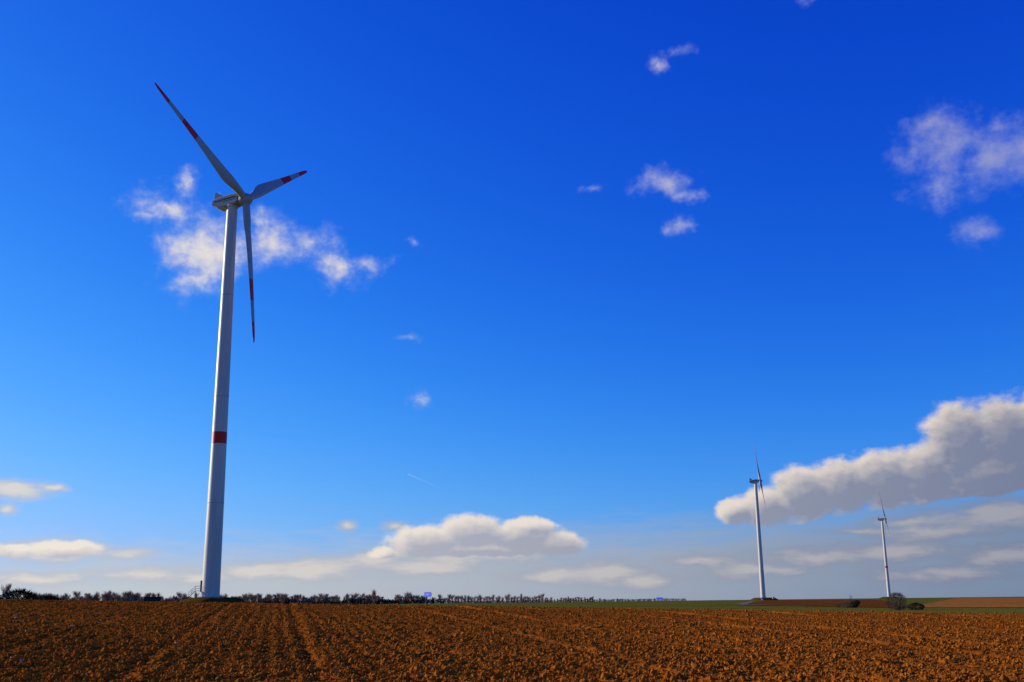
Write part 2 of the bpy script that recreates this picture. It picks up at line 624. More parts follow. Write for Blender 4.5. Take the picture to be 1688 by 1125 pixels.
def build_clods():
    n = N_CLODS
    # denser towards the viewer
    d = 12.0 * (FIELD_END / 12.0) ** (RNG.random(n) ** 0.80)
    a = RNG.uniform(R(-33), R(33), n)
    X, Y = d * np.tan(a), d
    uu = X * math.cos(ROW) - Y * math.sin(ROW)
    tt = X * math.sin(ROW) + Y * math.cos(ROW)
    dens = 0.25 + 0.9 * value_noise(X / 1.6, Y / 1.6, 61) * (0.4 + value_noise(uu / 0.35, tt / 2.5, 62))
    keep = (Y < FIELD_END - 0.5) & (RNG.random(n) < dens * 1.25)
    X, Y, d = X[keep], Y[keep], d[keep]
    n = len(X)
    size = 0.007 + 0.0115 * RNG.gamma(0.9, 1.15, n)
    size = np.clip(size, 0.007, 0.11) * 0.80 * (1 + 0.002 * (d - 15))
    u = X * math.cos(ROW) - Y * math.sin(ROW)
    du = np.abs((u - 4.27 + 1.6) % 3.2 - 1.6)
    size = size * np.where(du < 0.16, 0.75, 1.0)
    Z = land(X, Y) + soil(X, Y) + size * 0.25
    me = bpy.data.meshes.new('soil_clods')
    me.vertices.add(n)
    me.vertices.foreach_set('co', np.stack([X, Y, Z], 1).astype(np.float32).ravel())
    at = me.attributes.new('size', 'FLOAT', 'POINT')
    at.data.foreach_set('value', size.astype(np.float32))
    at = me.attributes.new('turn', 'FLOAT_VECTOR', 'POINT')
    at.data.foreach_set('vector', RNG.uniform(-3.14, 3.14, (n, 3)).astype(np.float32).ravel())
    at = me.attributes.new('kindno', 'INT', 'POINT')
    at.data.foreach_set('value', RNG.integers(0, 6, n).astype(np.int32))
    o = link('soil_clods', me)
    tag(o, 'loose orange brown clods of earth covering the ploughed field', 'soil', kind='stuff')
    g = bpy.data.node_groups.new('clod_scatter', 'GeometryNodeTree')
    g.interface.new_socket('Geometry', in_out='INPUT', socket_type='NodeSocketGeometry')
    g.interface.new_socket('Geometry', in_out='OUTPUT', socket_type='NodeSocketGeometry')
    N = Nodes(g)
    gi, go = g.nodes.new('NodeGroupInput'), g.nodes.new('NodeGroupOutput')
    join = N.new('GeometryNodeJoinGeometry')
    for k in range(6):
        ico = N.new('GeometryNodeMeshIcoSphere')
        ico.inputs['Radius'].default_value = 1.0
        ico.inputs['Subdivisions'].default_value = 2
        pos = N.new('GeometryNodeInputPosition')
        nz = N.noise(pos.outputs[0], 1.15, 2, 0.6, w=k * 3.7)
        off = N.v('SCALE', pos.outputs[0], N.m('MULTIPLY_ADD', nz.outputs[0], 2.6, -1.35))
        sp = N.new('GeometryNodeSetPosition')
        g.links.new(ico.outputs[0], sp.inputs[0])
        g.links.new(off, sp.inputs['Offset'])
        tr = N.new('GeometryNodeTransform')
        tr.inputs['Scale'].default_value = (1.15 - 0.05 * k, 0.85 + 0.04 * k, 0.75)
        g.links.new(sp.outputs[0], tr.inputs[0])
        sm = N.new('GeometryNodeSetMaterial')
        sm.inputs['Material'].default_value = M_CLOD
        g.links.new(tr.outputs[0], sm.inputs[0])
        gt = N.new('GeometryNodeGeometryToInstance')
        g.links.new(sm.outputs[0], gt.inputs[0])
        g.links.new(gt.outputs[0], join.inputs[0])
    iop = N.new('GeometryNodeInstanceOnPoints')
    g.links.new(gi.outputs[0], iop.inputs['Points'])
    g.links.new(join.outputs[0], iop.inputs['Instance'])
    iop.inputs['Pick Instance'].default_value = True
    for nm, ty, sock in (('kindno', 'INT', 'Instance Index'), ('turn', 'FLOAT_VECTOR', 'Rotation'), ('size', 'FLOAT', 'Scale')):
        na = N.new('GeometryNodeInputNamedAttribute', data_type=ty)
        na.inputs['Name'].default_value = nm
        g.links.new(na.outputs[0], iop.inputs[sock])
    g.links.new(iop.outputs[0], go.inputs[0])
    md = o.modifiers.new('scatter', 'NODES')
    md.node_group = g

N_CLODS = 430000
build_clods()

def patch(name, quad, mat, lift, nu=40, nv=24, kind='structure'):
    """a sheet of land between four ground corners (near-left, near-right, far-right, far-left)"""
    q = np.array(quad, float)
    u, v = np.meshgrid(np.linspace(0, 1, nu), np.linspace(0, 1, nv) ** 1.5)
    P = ((1 - u) * (1 - v))[..., None] * q[0] + (u * (1 - v))[..., None] * q[1] + (u * v)[..., None] * q[2] + ((1 - u) * v)[..., None] * q[3]
    X, Y = P[..., 0], P[..., 1]
    o = link(name, grid_mesh(name, X, Y, land(X, Y) + lift), None, (mat,))
    tag(o, kind=kind)
    return o

patch('brown_field', [(49.1, 231.2), (49.6, 137.0), (182.0, 537.9), (185.9, 802.4)], M_BANK, 0.05)
patch('orange_field', [(50.7, 140.8), (64.4, 121.0), (305.5, 572.4), (267.0, 655.5)], M_ORANGE, 0.06)
patch('farm_track', [(54.8, 269.4), (48.3, 227.4), (138.1, 618.7), (144.8, 655.2)], M_TRACK, 0.08)
patch('farm_track', [(50.8, 242.9), (49.0, 182.0), (50.7, 188.2), (54.4, 257.6)], M_TRACK, 0.085)

def mound(name, x, y, z_top, r_top, r_base, mat, seed):
    a = np.linspace(0, 2 * math.pi, 73)
    s = np.concatenate([[0], np.linspace(0.3, 1, 4) * r_top, np.linspace(r_top, r_base, 12)[1:]])
    S, A = np.meshgrid(s, a, indexing='ij')
    wob = 1 + 0.12 * (value_noise(np.cos(A) * 1.7 + 9, np.sin(A) * 1.7 + 9, seed) - 0.5)
    X, Y = x + S * np.cos(A) * wob, y + S * np.sin(A) * wob
    t = np.clip((S - r_top) / (r_base - r_top), 0, 1)
    h = 1 - t * t * (3 - 2 * t)
    g = land(X, Y) - 0.1
    Z = g * (1 - h) + z_top * h + 0.25 * (value_noise(X / 1.3, Y / 1.3, seed) - 0.5) * (t > 0) + 0.0
    o = link(name, grid_mesh(name, X, Y, Z), None, (mat,))
    tag(o, kind='structure')

T1 = (-71.7, 253.8, 3.36)
T2 = (212.3, 924.2, 2.09)
T3 = (485.1, 1400.5, 1.4)
mound('mound', T1[0] + 0.5, T1[1], T1[2] - 0.02, 4.6, 11.5, M_MOUND, 3)
mound('mound', T2[0] + 1.0, T2[1], T2[2] - 0.02, 7.5, 13.5, M_EARTH, 4)
mound('mound', T3[0], T3[1], T3[2] - 0.02, 7.0, 16.0, M_MOUND, 5)

# ------------------------------------------------------------------ wind turbines
M_WHITE = material('turbine_grey_white_paint', (0.66, 0.60, 0.48), 0.42, 0.32, (0.53, 0.49, 0.40), 0.16, 6, stretch=(3.0, 3.0, 0.25))
M_BLADE = material('blade_grey_white_paint', (0.42, 0.40, 0.35), 0.45, 0.35, (0.36, 0.34, 0.30), 0.5, 5)
M_RED = material('traffic_red_paint', (0.74, 0.014, 0.006), 0.45, 0.3, (0.62, 0.012, 0.006), 0.6, 4)
M_DARK = material('dark_louvre', (0.025, 0.03, 0.035), 0.6, 0.3)
M_STEEL = material('galvanised_steel', (0.22, 0.23, 0.24), 0.5, 0.5, (0.16, 0.17, 0.18), 5.0, metallic=0.6)
M_NAC = material('nacelle_grey_paint', (0.38, 0.38, 0.33), 0.45, 0.35, (0.31, 0.31, 0.27), 0.7, 5)
M_CONC = material('concrete', (0.42, 0.40, 0.37), 0.9, 0.2, (0.32, 0.30, 0.28), 2.0, bump=0.3)

H_TOWER, R_ROTOR = 98.0, 37.9
R0, R1 = 2.12, 1.33
def tower_r(z):
    return R0 + (R1 - R0) * (z / H_TOWER)

def airfoil(chord, thick, n=20):
    """closed section: x along the chord (leading edge at 0), y thickness; a circle when thick = 1"""
    pts = []
    for i in range(n):
        t = 2 * math.pi * i / n
        x = 0.5 - 0.5 * math.cos(t)                    # 0 at leading edge
        yt = 5 * (0.2969 * math.sqrt(max(x, 0)) - 0.126 * x - 0.3516 * x ** 2 + 0.2843 * x ** 3 - 0.1036 * x ** 4) * thick
        yc = 0.04 * (1 - (2 * x - 0.8) ** 2) * (1 - thick)
        foil = ((x) * chord, (yc + (yt if t < math.pi else -yt)) * chord)
        circ = (x * chord, 0.5 * math.sin(t) * chord)
        k = min(1, max(0, (thick - 0.4) / 0.6))
        pts.append((foil[0] * (1 - k) + circ[0] * k, foil[1] * (1 - k) + circ[1] * k))
    return pts

SPAN = [0.0, .03, .06, .10, .14, .18, .22, .28, .35, .42, .49, .55, .60, .65, .70, .775, .85, .89, .93, .96, .98, .993, 1.0]
def blade_prop(s):
    xs = [0, .05, .10, .14, .18, .22, .30, .42, .55, .70, .85, .93, .97, .99, 1.0]
    ch = [1.8, 1.8, 2.1, 2.6, 3.0, 3.12, 2.9, 2.42, 1.98, 1.58, 1.24, 1.04, .84, .60, .26]
    tk = [1, 1, .78, .58, .45, .38, .31, .26, .23, .20, .18, .18, .18, .18, .18]
    tw = [16, 16, 15, 14, 13, 12, 9.5, 7, 4.5, 2.5, 1, 0, 0, 0, 0]
    return np.interp(s, xs, ch), np.interp(s, xs, tk), R(float(np.interp(s, xs, tw)) + PITCH)

PITCH = 3.0
def blade_mesh(name, s0, s1, n=20):
    """loft between two span fractions; local z runs out along the blade, x forward of the rotor, -y is the leading side"""
    ss = [s for s in SPAN if s0 <= s <= s1]
    L0, L1 = 1.1, R_ROTOR
    mb = MB()
    vs, fs = [], []
    for s in ss:
        ch, tk, be = blade_prop(s)
        z = L0 + (L1 - L0) * s
        ax = 0.5 if s < .05 else float(np.interp(s, [.05, .22, 1], [.5, .30, .28]))
        bend = -0.9 * s * s + 0.9 * s ** 3 * 0.4
        for (px, py) in airfoil(ch, tk, n):
            c, t = px - ax * ch, py
            # chord direction: leading edge along +y, turned towards +x (upwind) by the twist
            yy = -c * math.cos(be) - t * math.sin(be) * -1
            xx = -c * math.sin(be) - t * math.cos(be)
            vs.append((xx + bend, yy, z))
    m = len(ss)
    for k in range(m - 1):
        for i in range(n):
            fs.append((k * n + i, k * n + (i + 1) % n, (k + 1) * n + (i + 1) % n, (k + 1) * n + i))
    if s0 == 0: fs.append(tuple(range(n - 1, -1, -1)))
    if s1 == 1: fs.append(tuple(range((m - 1) * n, m * n)))
    mb.add(vs, fs)
    me = mb.mesh(name, True, 50)
    return me

def nacelle_meshes():
    # profile in x (forward) and z, extruded in y with chamfered flanks
    body = MB()
    prof = [(2.35, -1.25), (2.35, 1.35), (1.2, 1.62), (-3.2, 1.62), (-5.0, 1.25), (-5.35, 0.35), (-5.35, -0.55), (-3.7, -1.75), (-1.6, -1.9), (0.2, -1.75), (1.6, -1.75)]
    wid = [1.36] * 11
    n = len(prof)
    rings = []
    for (ys, zs, wsc) in ((-1, .80, 1.0), (-1, 1.0, .82), (1, 1.0, .82), (1, .80, 1.0)):
        rings.append([(x, ys * w * wsc * 1.18, z * zs) for (x, z), w in zip(prof, wid)])
    vs = [p for r in rings for p in r]
    fs = []
    for k in range(3):
        for i in range(n):
            fs.append((k * n + i, (k + 1) * n + i, (k + 1) * n + (i + 1) % n, k * n + (i + 1) % n))
    fs.append(tuple(range(n)))
    fs.append(tuple(range(4 * n - 1, 3 * n - 1, -1)))
    body.add(vs, fs)
    return body

def build_turbine(name, base, yaw, theta, tower_band, label):
    root = empty(name, base)
    tag(root, label, 'wind turbine', 'white wind turbines in the fields')
    # tower with weld seams as slight steps
    prof = [(R0 + 0.10, 0.0), (R0 + 0.10, 0.22), (R0, 0.24)]
    for zj in (22.0, 48.0, 74.0):
        r = tower_r(zj)
        prof += [(r, zj - 0.12), (r + 0.030, zj - 0.09), (r + 0.030, zj + 0.09), (tower_r(zj + .12), zj + 0.12)]
    prof += [(R1, H_TOWER - 0.5), (R1 + 0.18, H_TOWER - 0.45), (R1 + 0.18, H_TOWER)]
    b0, b1 = 36.3, 39.2
    if tower_band:
        lo = [p for p in prof if p[1] < b0] + [(tower_r(b0), b0)]
        hi = [(tower_r(b1), b1)] + [p for p in prof if p[1] > b1]
        mb = MB(); mb.lathe(lo, 64, False); mb.lathe(hi, 64, False)
        tw = mb.build('tower', M_WHITE, root, True, 30)
        mb = MB(); mb.lathe([(tower_r(b0) - .02, b0 - .01), (tower_r(b0) + .006, b0), (tower_r(b1) + .006, b1), (tower_r(b1) - .02, b1 + .01)], 64, False)
        mb.build('red_band', M_RED, root, True, 30)
    else:
        mb = MB(); mb.lathe(prof, 64, False)
        tw = mb.build('tower', M_WHITE, root, True, 30)
    for zj in (22.0, 48.0, 74.0):
        r = tower_r(zj) + 0.030
        mb = MB(); mb.lathe([(r - .01, zj - .07), (r + .012, zj - .06), (r + .012, zj + .06), (r - .01, zj + .07)], 64, False)
        mb.build('flange', M_NAC, root, True, 30)
    # foundation rim
    mb = MB(); mb.lathe([(R0 + .75, -.5), (R0 + .75, .10), (R0 + .65, .16), (R0 + .05, .16)], 48, False)
    mb.build('foundation', M_CONC, root, True, 30)
    # head: nacelle and rotor
    tilt = R(5.5)
    a = Vector((math.cos(yaw) * math.cos(tilt), math.sin(yaw) * math.cos(tilt), math.sin(tilt)))
    hh = Vector((-math.sin(yaw), math.cos(yaw), 0))
    vv = a.cross(hh)
    head = Matrix((a, hh, vv)).transposed().to_4x4()
    hc = Vector((0, 0, 98.8))
    nac = nacelle_meshes().build('nacelle', M_NAC, root, True, 25)
    nac.matrix_local = Matrix.Translation(hc) @ head @ Matrix.Translation((0, 0, 0.55)) @ Matrix.Diagonal((0.97, 0.92, 0.90, 1))
    for sy in (-1, 1):
        mb = MB()
        for k, (x0, x1) in enumerate(((-4.6, -3.95), (-3.75, -3.2), (-3.1, -2.55), (-2.4, -1.9), (-1.75, -0.9), (-0.85, 0.6), (0.65, 2.1))):
            mb.box(((x0 + x1) / 2, sy * 1.608, 0.42), (x1 - x0, 0.05, 0.34))
        mb.build('louvre', M_DARK, nac)
    for sy in (-1, 1):
        mb = MB(); mb.box((0.2, sy * 1.60, -0.20), (3.6, 0.05, 0.08)); mb.box((-1.62, sy * 1.58, -0.62), (0.07, 0.05, 0.8))
        mb.build('panel_seam', M_DARK, nac)
    mb = MB()
    w = 1.15
    pr = [(-4.85, 1.25), (-4.6, 3.45), (-4.1, 3.45), (-2.5, 1.85), (-2.5, 1.5)]
    n = len(pr)
    mb.add([(x, -w, z) for x, z in pr] + [(x, w, z) for x, z in pr],
           [tuple(range(n - 1, -1, -1)), tuple(range(n, 2 * n))] + [(i, (i + 1) % n, n + (i + 1) % n, n + i) for i in range(n)])
    mb.build('cooler_housing', M_NAC, nac)
    mb = MB(); mb.tube((-4.3, 0.5, 3.4), (-4.3, 0.5, 4.5), 0.035); mb.box((-4.3, 0.5, 4.55), (0.3, 0.06, 0.10))
    mb.build('wind_vane', M_STEEL, nac)
    mb = MB(); mb.lathe([(1.32, -1.9), (1.5, -1.72), (1.5, -1.4)], 48, True)
    yr = mb.build('yaw_ring', M_NAC, root, True, 30)
    yr.location = hc + Vector((0, 0, 0.9))
    # rotor
    OV = 4.1
    hub_m = Matrix.Translation(hc) @ head @ Matrix.Translation((OV, 0, 0))
    mb = MB(); mb.lathe([(0.95, -1.9), (1.0, -1.35), (1.45, -1.30), (1.58, -0.9), (1.62, -0.2), (1.55, 0.5), (1.32, 1.1), (0.95, 1.55), (0.5, 1.85), (0.12, 1.97), (0.01, 1.98)], 40, True, axis='X')
    hub = mb.build('hub', M_BLADE, root, True, 40)
    hub.matrix_local = hub_m
    for k in range(3):
        x = theta + k * 2 * math.pi / 3
        bdir = Vector((0, math.sin(x), math.cos(x)))          # in head axes: y = hh, z = vv
        ydir = bdir.cross(Vector((1, 0, 0)))                  # leading side (clockwise from the front)
        xdir = ydir.cross(bdir)
        # local axes: x forward, y leading, z out
        bm_ = Matrix((xdir, ydir, bdir)).transposed().to_4x4()
        bl = link('blade', BLADE[0], root, (M_BLADE,))
        bl.matrix_local = hub_m @ bm_
        link('red_band', BLADE[1], bl, (M_RED,))
        link('outer_section', BLADE[2], bl, (M_BLADE,))
        link('red_tip', BLADE[3], bl, (M_RED,))
        cb = link('root_collar', BLADE[4], bl, (M_NAC,))
    return root

BLADE = [blade_mesh('blade', 0, .55), blade_mesh('red_band', .55, .70), blade_mesh('outer_section', .70, .85), blade_mesh('red_tip', .85, 1)]
_mb = MB(); _mb.lathe([(.90, 1.15), (1.0, 1.2), (1.0, 1.5), (.90, 1.55)], 32, False); BLADE.append(_mb.mesh('root_collar', True, 30))

t1 = build_turbine('wind_turbine', T1, R(-21.3), R(-63.1), True, 'huge near wind turbine on a grassy mound, red band round its tower')
t2 = build_turbine('wind_turbine', T2, R(-17), R(10), False, 'distant plain white wind turbine standing on a bare earth mound')
t3 = build_turbine('wind_turbine', T3, R(-24), R(-4), True, 'farthest wind turbine behind the round bush, small red tower band')

# door, stairs and landing on the near turbine's left flank
def access(parent, ang):
    rot = Matrix.Rotation(ang, 4, 'Z')
    mb = MB(); mb.box((R0 + .02, 0, 2.75), (.14, .95, 2.3))
    d = mb.build('door', M_NAC, parent); d.matrix_local = rot
    mb = MB(); mb.box((R0 + .11, 0.33, 2.7), (.06, .06, .22))
    h = mb.build('handle', M_DARK, d)
    mb = MB()
    mb.box((R0 + .75, 0, 1.52), (1.35, 1.3, .10))
    for sy in (-.6, .6):
        mb.tube((R0 + 1.4, sy, 1.5), (R0 + 2.9, sy, 0.0), .08)
        mb.tube((R0 + 1.35, sy, 1.5), (R0 + 1.35, sy, -0.1), .06)
    for k in range(7):
        mb.box((R0 + 1.5 + k * .20, 0, 1.36 - k * .20), (.26, 1.15, .05))
    st = mb.build('stairs', M_STEEL, parent); st.matrix_local = rot
    mb = MB()
    for sy in (-.62, .62):
        for zz in (2.05, 2.6):
            mb.tube((R0 + .1, sy, zz), (R0 + 1.4, sy, zz), .035)
            mb.tube((R0 + 1.4, sy, zz), (R0 + 2.9, sy, zz - 1.5), .035)
        for xx, zb in ((R0 + .12, 1.5), (R0 + 1.4, 1.5), (R0 + 2.15, .75), (R0 + 2.88, 0.0)):
            mb.tube((xx, sy, zb), (xx, sy, zb + 1.1), .035)
    mb.build('railing', M_STEEL, st)
    mb = MB(); mb.box((R0 + .18, -.75, 2.6), (.3, .3, 2.6))
    j = mb.build('cable_cabinet', M_DARK, parent); j.matrix_local = rot

access(t1, R(196))

# concrete steps up the earth mound of the second turbine, and a small cabinet on it
root = empty('mound_steps', (T2[0] - 3.0, T2[1] - 7.6, T2[2] - 2.4))
tag(root, 'pale concrete steps up the earth mound of the plain turbine', 'steps')
for k in range(9):
    mb = MB(); mb.box((0, k * .62 - 5.0, .15 + k * .27), (1.7, .66, .5))
    mb.build('step', M_CONC, root)
root = empty('transformer_cabinet', (T2[0] + 6.4, T2[1] - 9.6, 0.85))
tag(root, 'small pale cabinet on the mound of the plain turbine', 'cabinet')
mb = MB(); mb.box((0, 0, .75), (1.7, 1.3, 1.5)); mb.build('housing', M_WHITE, root)
mb = MB(); mb.box((0, 0, 1.56), (1.9, 1.5, .12)); mb.build('roof', M_CONC, root)
mb = MB(); mb.box((0, -.67, .7), (.9, .04, 1.2)); mb.build('door', M_NAC, root)

# ------------------------------------------------------------------ vegetation
M_BARK = material('bark', (0.060, 0.042, 0.034), 0.95, 0.1, (0.085, 0.060, 0.048), 2.0)
M_TWIG = material('bare_twigs', (0.27, 0.165, 0.105), 0.95, 0.0, (0.40, 0.245, 0.155), 0.8)
M_TWIG_G = material('grey_twigs', (0.085, 0.068, 0.042), 0.95, 0.0, (0.135, 0.105, 0.062), 2.5)
M_SCRUB = material('dark_scrub', (0.026, 0.022, 0.015), 0.95, 0.0, (0.052, 0.038, 0.026), 0.5)
M_EVER = material('evergreen_leaf', (0.018, 0.024, 0.012), 0.8, 0.2, (0.030, 0.036, 0.016), 2.0)

def sliver(mb, p, d, length, width):
    d = d.normalized()
    s = d.orthogonal().normalized()
    s = Matrix.Rotation(random.uniform(0, 6.28), 3, d) @ s
    q = p + d * length
    mb.add([p - s * width, p + s * width, q + s * width * .35, q - s * width * .35], [(0, 1, 2, 3)])

def tree_meshes(h, spread, seed, twigs=330, tw=0.040, slender=False):
    random.seed(seed)
    tr, cr = MB(), MB()
    top = Vector((random.uniform(-.4, .4), random.uniform(-.4, .4), h * .78))
    mid = Vector((random.uniform(-.25, .25), random.uniform(-.25, .25), h * .4))
    r = 0.018 * h + .05
    tr.tube((0, 0, -.3), mid, r, r * .7, 6)
    tr.tube(mid, top, r * .7, r * .2, 6)
    ends = []
    for k in range(11):
        t = random.uniform(.28, .95)
        p = mid.lerp(top, (t - .4) / .6) if t > .4 else Vector((0, 0, 0)).lerp(mid, t / .4)
        a = random.uniform(0, 6.28)
        up = random.uniform(.8, 1.9) if slender else random.uniform(.45, 1.2)
        d = Vector((math.cos(a), math.sin(a), up)).normalized()
        L = spread * random.uniform(.6, 1.05) * (1.25 - .6 * t)
        q = p + d * L
        tr.tube(p, q, r * .38, r * .10, 5)
        ends += [(p.lerp(q, f), d) for f in (.45, .7, 1.0)]
    ends += [(top, Vector((0, 0, 1)))] * 3
    for k in range(twigs):
        if k % 2:
            p, d = random.choice(ends)
        else:
            f = random.random()
            p = Vector((0, 0, 0)).lerp(top, .08 + .9 * f)
            a = random.uniform(0, 6.28)
            rad = spread * .42 * random.random() ** .7 * (1.15 - .5 * f)
            p = p + Vector((math.cos(a) * rad, math.sin(a) * rad, 0))
            d = Vector((0, 0, 1))
        dd = (d + Vector((random.gauss(0, .28), random.gauss(0, .28), random.gauss(.9, .4)))).normalized()
        L = random.uniform(.10, .22) * h
        st = p + Vector((random.gauss(0, .03), random.gauss(0, .03), random.gauss(0, .04))) * h
        if st.z + dd.z * L > h * 1.03: continue
        sliver(cr, st, dd, L, tw * random.uniform(.6, 1.3))
    return tr.mesh('trunk', True), cr.mesh('crown')

TREES = []
for k in range(9):
    TREES.append(tree_meshes(9.5 + (k % 3) * .6, 3.0 + .45 * (k % 4), 40 + k, 800 if k % 3 else 950, slender=(k % 2 == 0)))

def plant_tree(name, variant, x, y, z, s, label, group=None, sx=1.0, twig=None):
    root = empty(name, (x, y, z), random.uniform(0, 6.28))
    root.scale = (s * sx, s * sx, s)
    tag(root, label, 'tree', group)
    t, c = TREES[variant]
    link('trunk', t, root, (M_BARK,))
    link('crown', c, root, (M_TWIG,))
    return root

random.seed(99)
def ground_z(x, y):
    return float(land(np.array(float(x)), np.array(float(y)))) - 0.05

def row_point(h, d):
    return d * math.sin(R(h)), d * math.cos(R(h))

# near row along the horizon, heading (deg) from the left edge to past the blue sign
GR = 'bare trees along the horizon'
h = -27.2
i = 0
while h < -3.75:
    dist = 640 + (h + 27.2) * 15 + random.uniform(-14, 14)
    x, y = row_point(h, dist)
    s = random.uniform(.74, 1.16) * (1.08 - 0.006 * (h + 27)) * (.85 + .35 * float(value_noise(np.array(h * 1.1), np.array(0.3), 77))) * float(np.interp(h, [-27, -15, -4], [.80, .86, .94]))
    if -7.0 < h < -6.4 or -9.3 < h < -9.05: s *= .6
    v = random.randrange(9)
    if h < -18.9:
        lab = 'bare winter tree in the horizon row left of the dark hut'
    elif h < -15.7:
        lab = 'bare winter tree in the horizon row between dark hut and near turbine'
    elif h < -4.7:
        lab = 'bare winter tree in the horizon row between near turbine and blue road sign'
    else:
        lab = 'bare winter tree at the thin row end just right of the blue road sign'
    gap = (-21.1 < h < -20.95)
    if not gap and not (-26.1 < h < -24.4):
        plant_tree('bare_tree', v, x, y, ground_z(x, y) - 0.8, s, lab, GR, sx=random.uniform(.95, 1.35))
    h += random.uniform(.07, .13) if h < -4.7 else random.uniform(.25, .42)
    i += 1
# far, lower row to the right of the sign
h = -3.5
while h < 7.6:
    dist = 1180 + (h + 3.5) * 75 + random.uniform(-20, 20)
    x, y = row_point(h, dist)
    s = random.uniform(.70, 1.05) * (1.12 if h < 1.5 else .92)
    if h > 4.6: s *= .75
    plant_tree('bare_tree', random.randrange(9), x, y, ground_z(x, y) - 2.6, s * 1.22, 'small far bare tree in the low horizon row beyond the green field', 'far trees beyond the green field', sx=1.0)
    h += random.uniform(.11, .20) if h < 4 else random.uniform(.2, .38)

# single trees that stand out
x, y = row_point(-25.25, 700)
plant_tree('lone_tree', 2, x, y, 0.0, 1.42, 'lone tall thin tree sticking up above the thicket at far left')
x, y = row_point(-7.45, 880)
plant_tree('tall_tree', 4, x, y, 0.0, 1.25, 'tallest bare tree of the horizon row right of the near turbine')

def shrub(name, x, y, z, w, hgt, n, mat, label, seed, lw=.03, ll=.35, lean=0.0, dep=None, stems=7):
    random.seed(seed)
    root = empty(name, (x, y, z))
    tag(root, label, 'shrub')
    st, cr = MB(), MB()
    dep = dep or w
    for k in range(stems):
        a = random.uniform(0, 6.28)
        st.tube((random.uniform(-.1, .1) * w, random.uniform(-.1, .1) * w, -.1),
                (math.cos(a) * w * .3 + lean * hgt, math.sin(a) * dep * .3, hgt * random.uniform(.5, .85)), .012 * hgt + .01, .006 * hgt, 5)
    for k in range(n):
        a, zz = random.uniform(0, 6.28), random.random()
        rad = math.sqrt(max(0, 1 - (2 * zz - .84) ** 2 / 1.36)) * random.random() ** .38
        rad *= 1 + .18 * math.sin(3 * a + seed)
        p = Vector((math.cos(a) * rad * w / 2 + lean * zz * hgt, math.sin(a) * rad * dep / 2, zz * hgt * .93))
        d = Vector((p.x, p.y, .35 * hgt)) + Vector((random.gauss(0, .4), random.gauss(0, .4), random.gauss(0, .4))) * w * .4
        sliver(cr, p, d, ll * random.uniform(.5, 1.3), lw * random.uniform(.6, 1.3))
    st.build('stem', M_BARK, root)
    cr.build('crown', mat, root)
    return root

# thicket at the far left: a rounded dark clump
x, y = row_point(-24.75, 640)
shrub('thicket', x, y, -.2, 23, 10.8, 2600, M_SCRUB, 'big rounded dark thicket on the horizon near the left edge', 5, .16, 2.2, dep=12, stems=14)
x, y = row_point(-26.0, 650)
shrub('thicket', x, y, -.2, 16, 8.3, 1200, M_SCRUB, 'lower dark thicket at the very left edge of the horizon', 6, .16, 2.0, dep=10, stems=10)
x, y = row_point(-23.4, 645)
shrub('thicket', x, y, -.2, 15, 7.6, 1100, M_SCRUB, 'low dark thicket just right of the rounded one', 7, .15, 1.9, dep=9, stems=10)

# round bare bush and shrubs by the right-hand fields
bz = float(land(np.array(41.0), np.array(118.0)))
shrub('round_bush', 41.3, 117.0, bz, 1.95, 1.85, 2300, M_TWIG_G, 'round leafless grey bush at the field edge below the farthest turbine', 11, .012, .26, stems=16)
shrub('low_shrub', 43.6, 117.6, bz, 1.7, .75, 900, M_EVER, 'low dark evergreen shrub at the right foot of the round bush', 12, .03, .16)
bx, by = 45.9, 149.5
bz = float(land(np.array(bx), np.array(by)))
shrub('low_shrub', bx - .3, by, bz - .1, 2.2, .9, 700, M_TWIG_G, 'low pale twiggy shrub left of the dark leaning shrub', 13, .014, .28)
shrub('dark_shrub', bx + .75, by + 1.0, bz - .1, 1.35, 1.15, 1300, M_EVER, 'dark leaning evergreen shrub between the two distant turbines', 14, .035, .18, lean=.75)
shrub('sapling', bx + 1.1, by + 1.8, bz, .5, 1.7, 120, M_TWIG_G, 'thin sapling rising behind the dark leaning shrub', 15, .012, .25)

# undergrowth at the foot of the tree row
def undergrowth(name, h0, h1, d0, d1, hgt, n, label, lw=.12):
    random.seed(int(abs(h0) * 10))
    mb = MB()
    for k in range(n):
        f = random.random()
        hd, ds = h0 + (h1 - h0) * f, d0 + (d1 - d0) * f - 12 + random.uniform(-6, 6)
        x, y = row_point(hd, ds)
        hh = hgt * (0.55 + .6 * float(value_noise(np.array(hd * 2.3), np.array(0.5), 17)))
        p = Vector((x, y, random.uniform(-.5, .7) * hh))
        sliver(mb, p, Vector((random.gauss(0, .5), random.gauss(0, .3), 1)), hh * random.uniform(.25, .45), lw * random.uniform(.6, 1.5))
    o = mb.build(name, M_SCRUB)
    tag(o, label, 'undergrowth', kind='stuff')

undergrowth('undergrowth', -27.5, -3.6, 640, 1000, 5.6, 21000, 'dark tangled undergrowth at the foot of the near tree row', .20)
undergrowth('undergrowth', -3.6, 9.0, 1175, 2100, 3.6, 7000, 'thin dark undergrowth at the foot of the far tree row', .26)

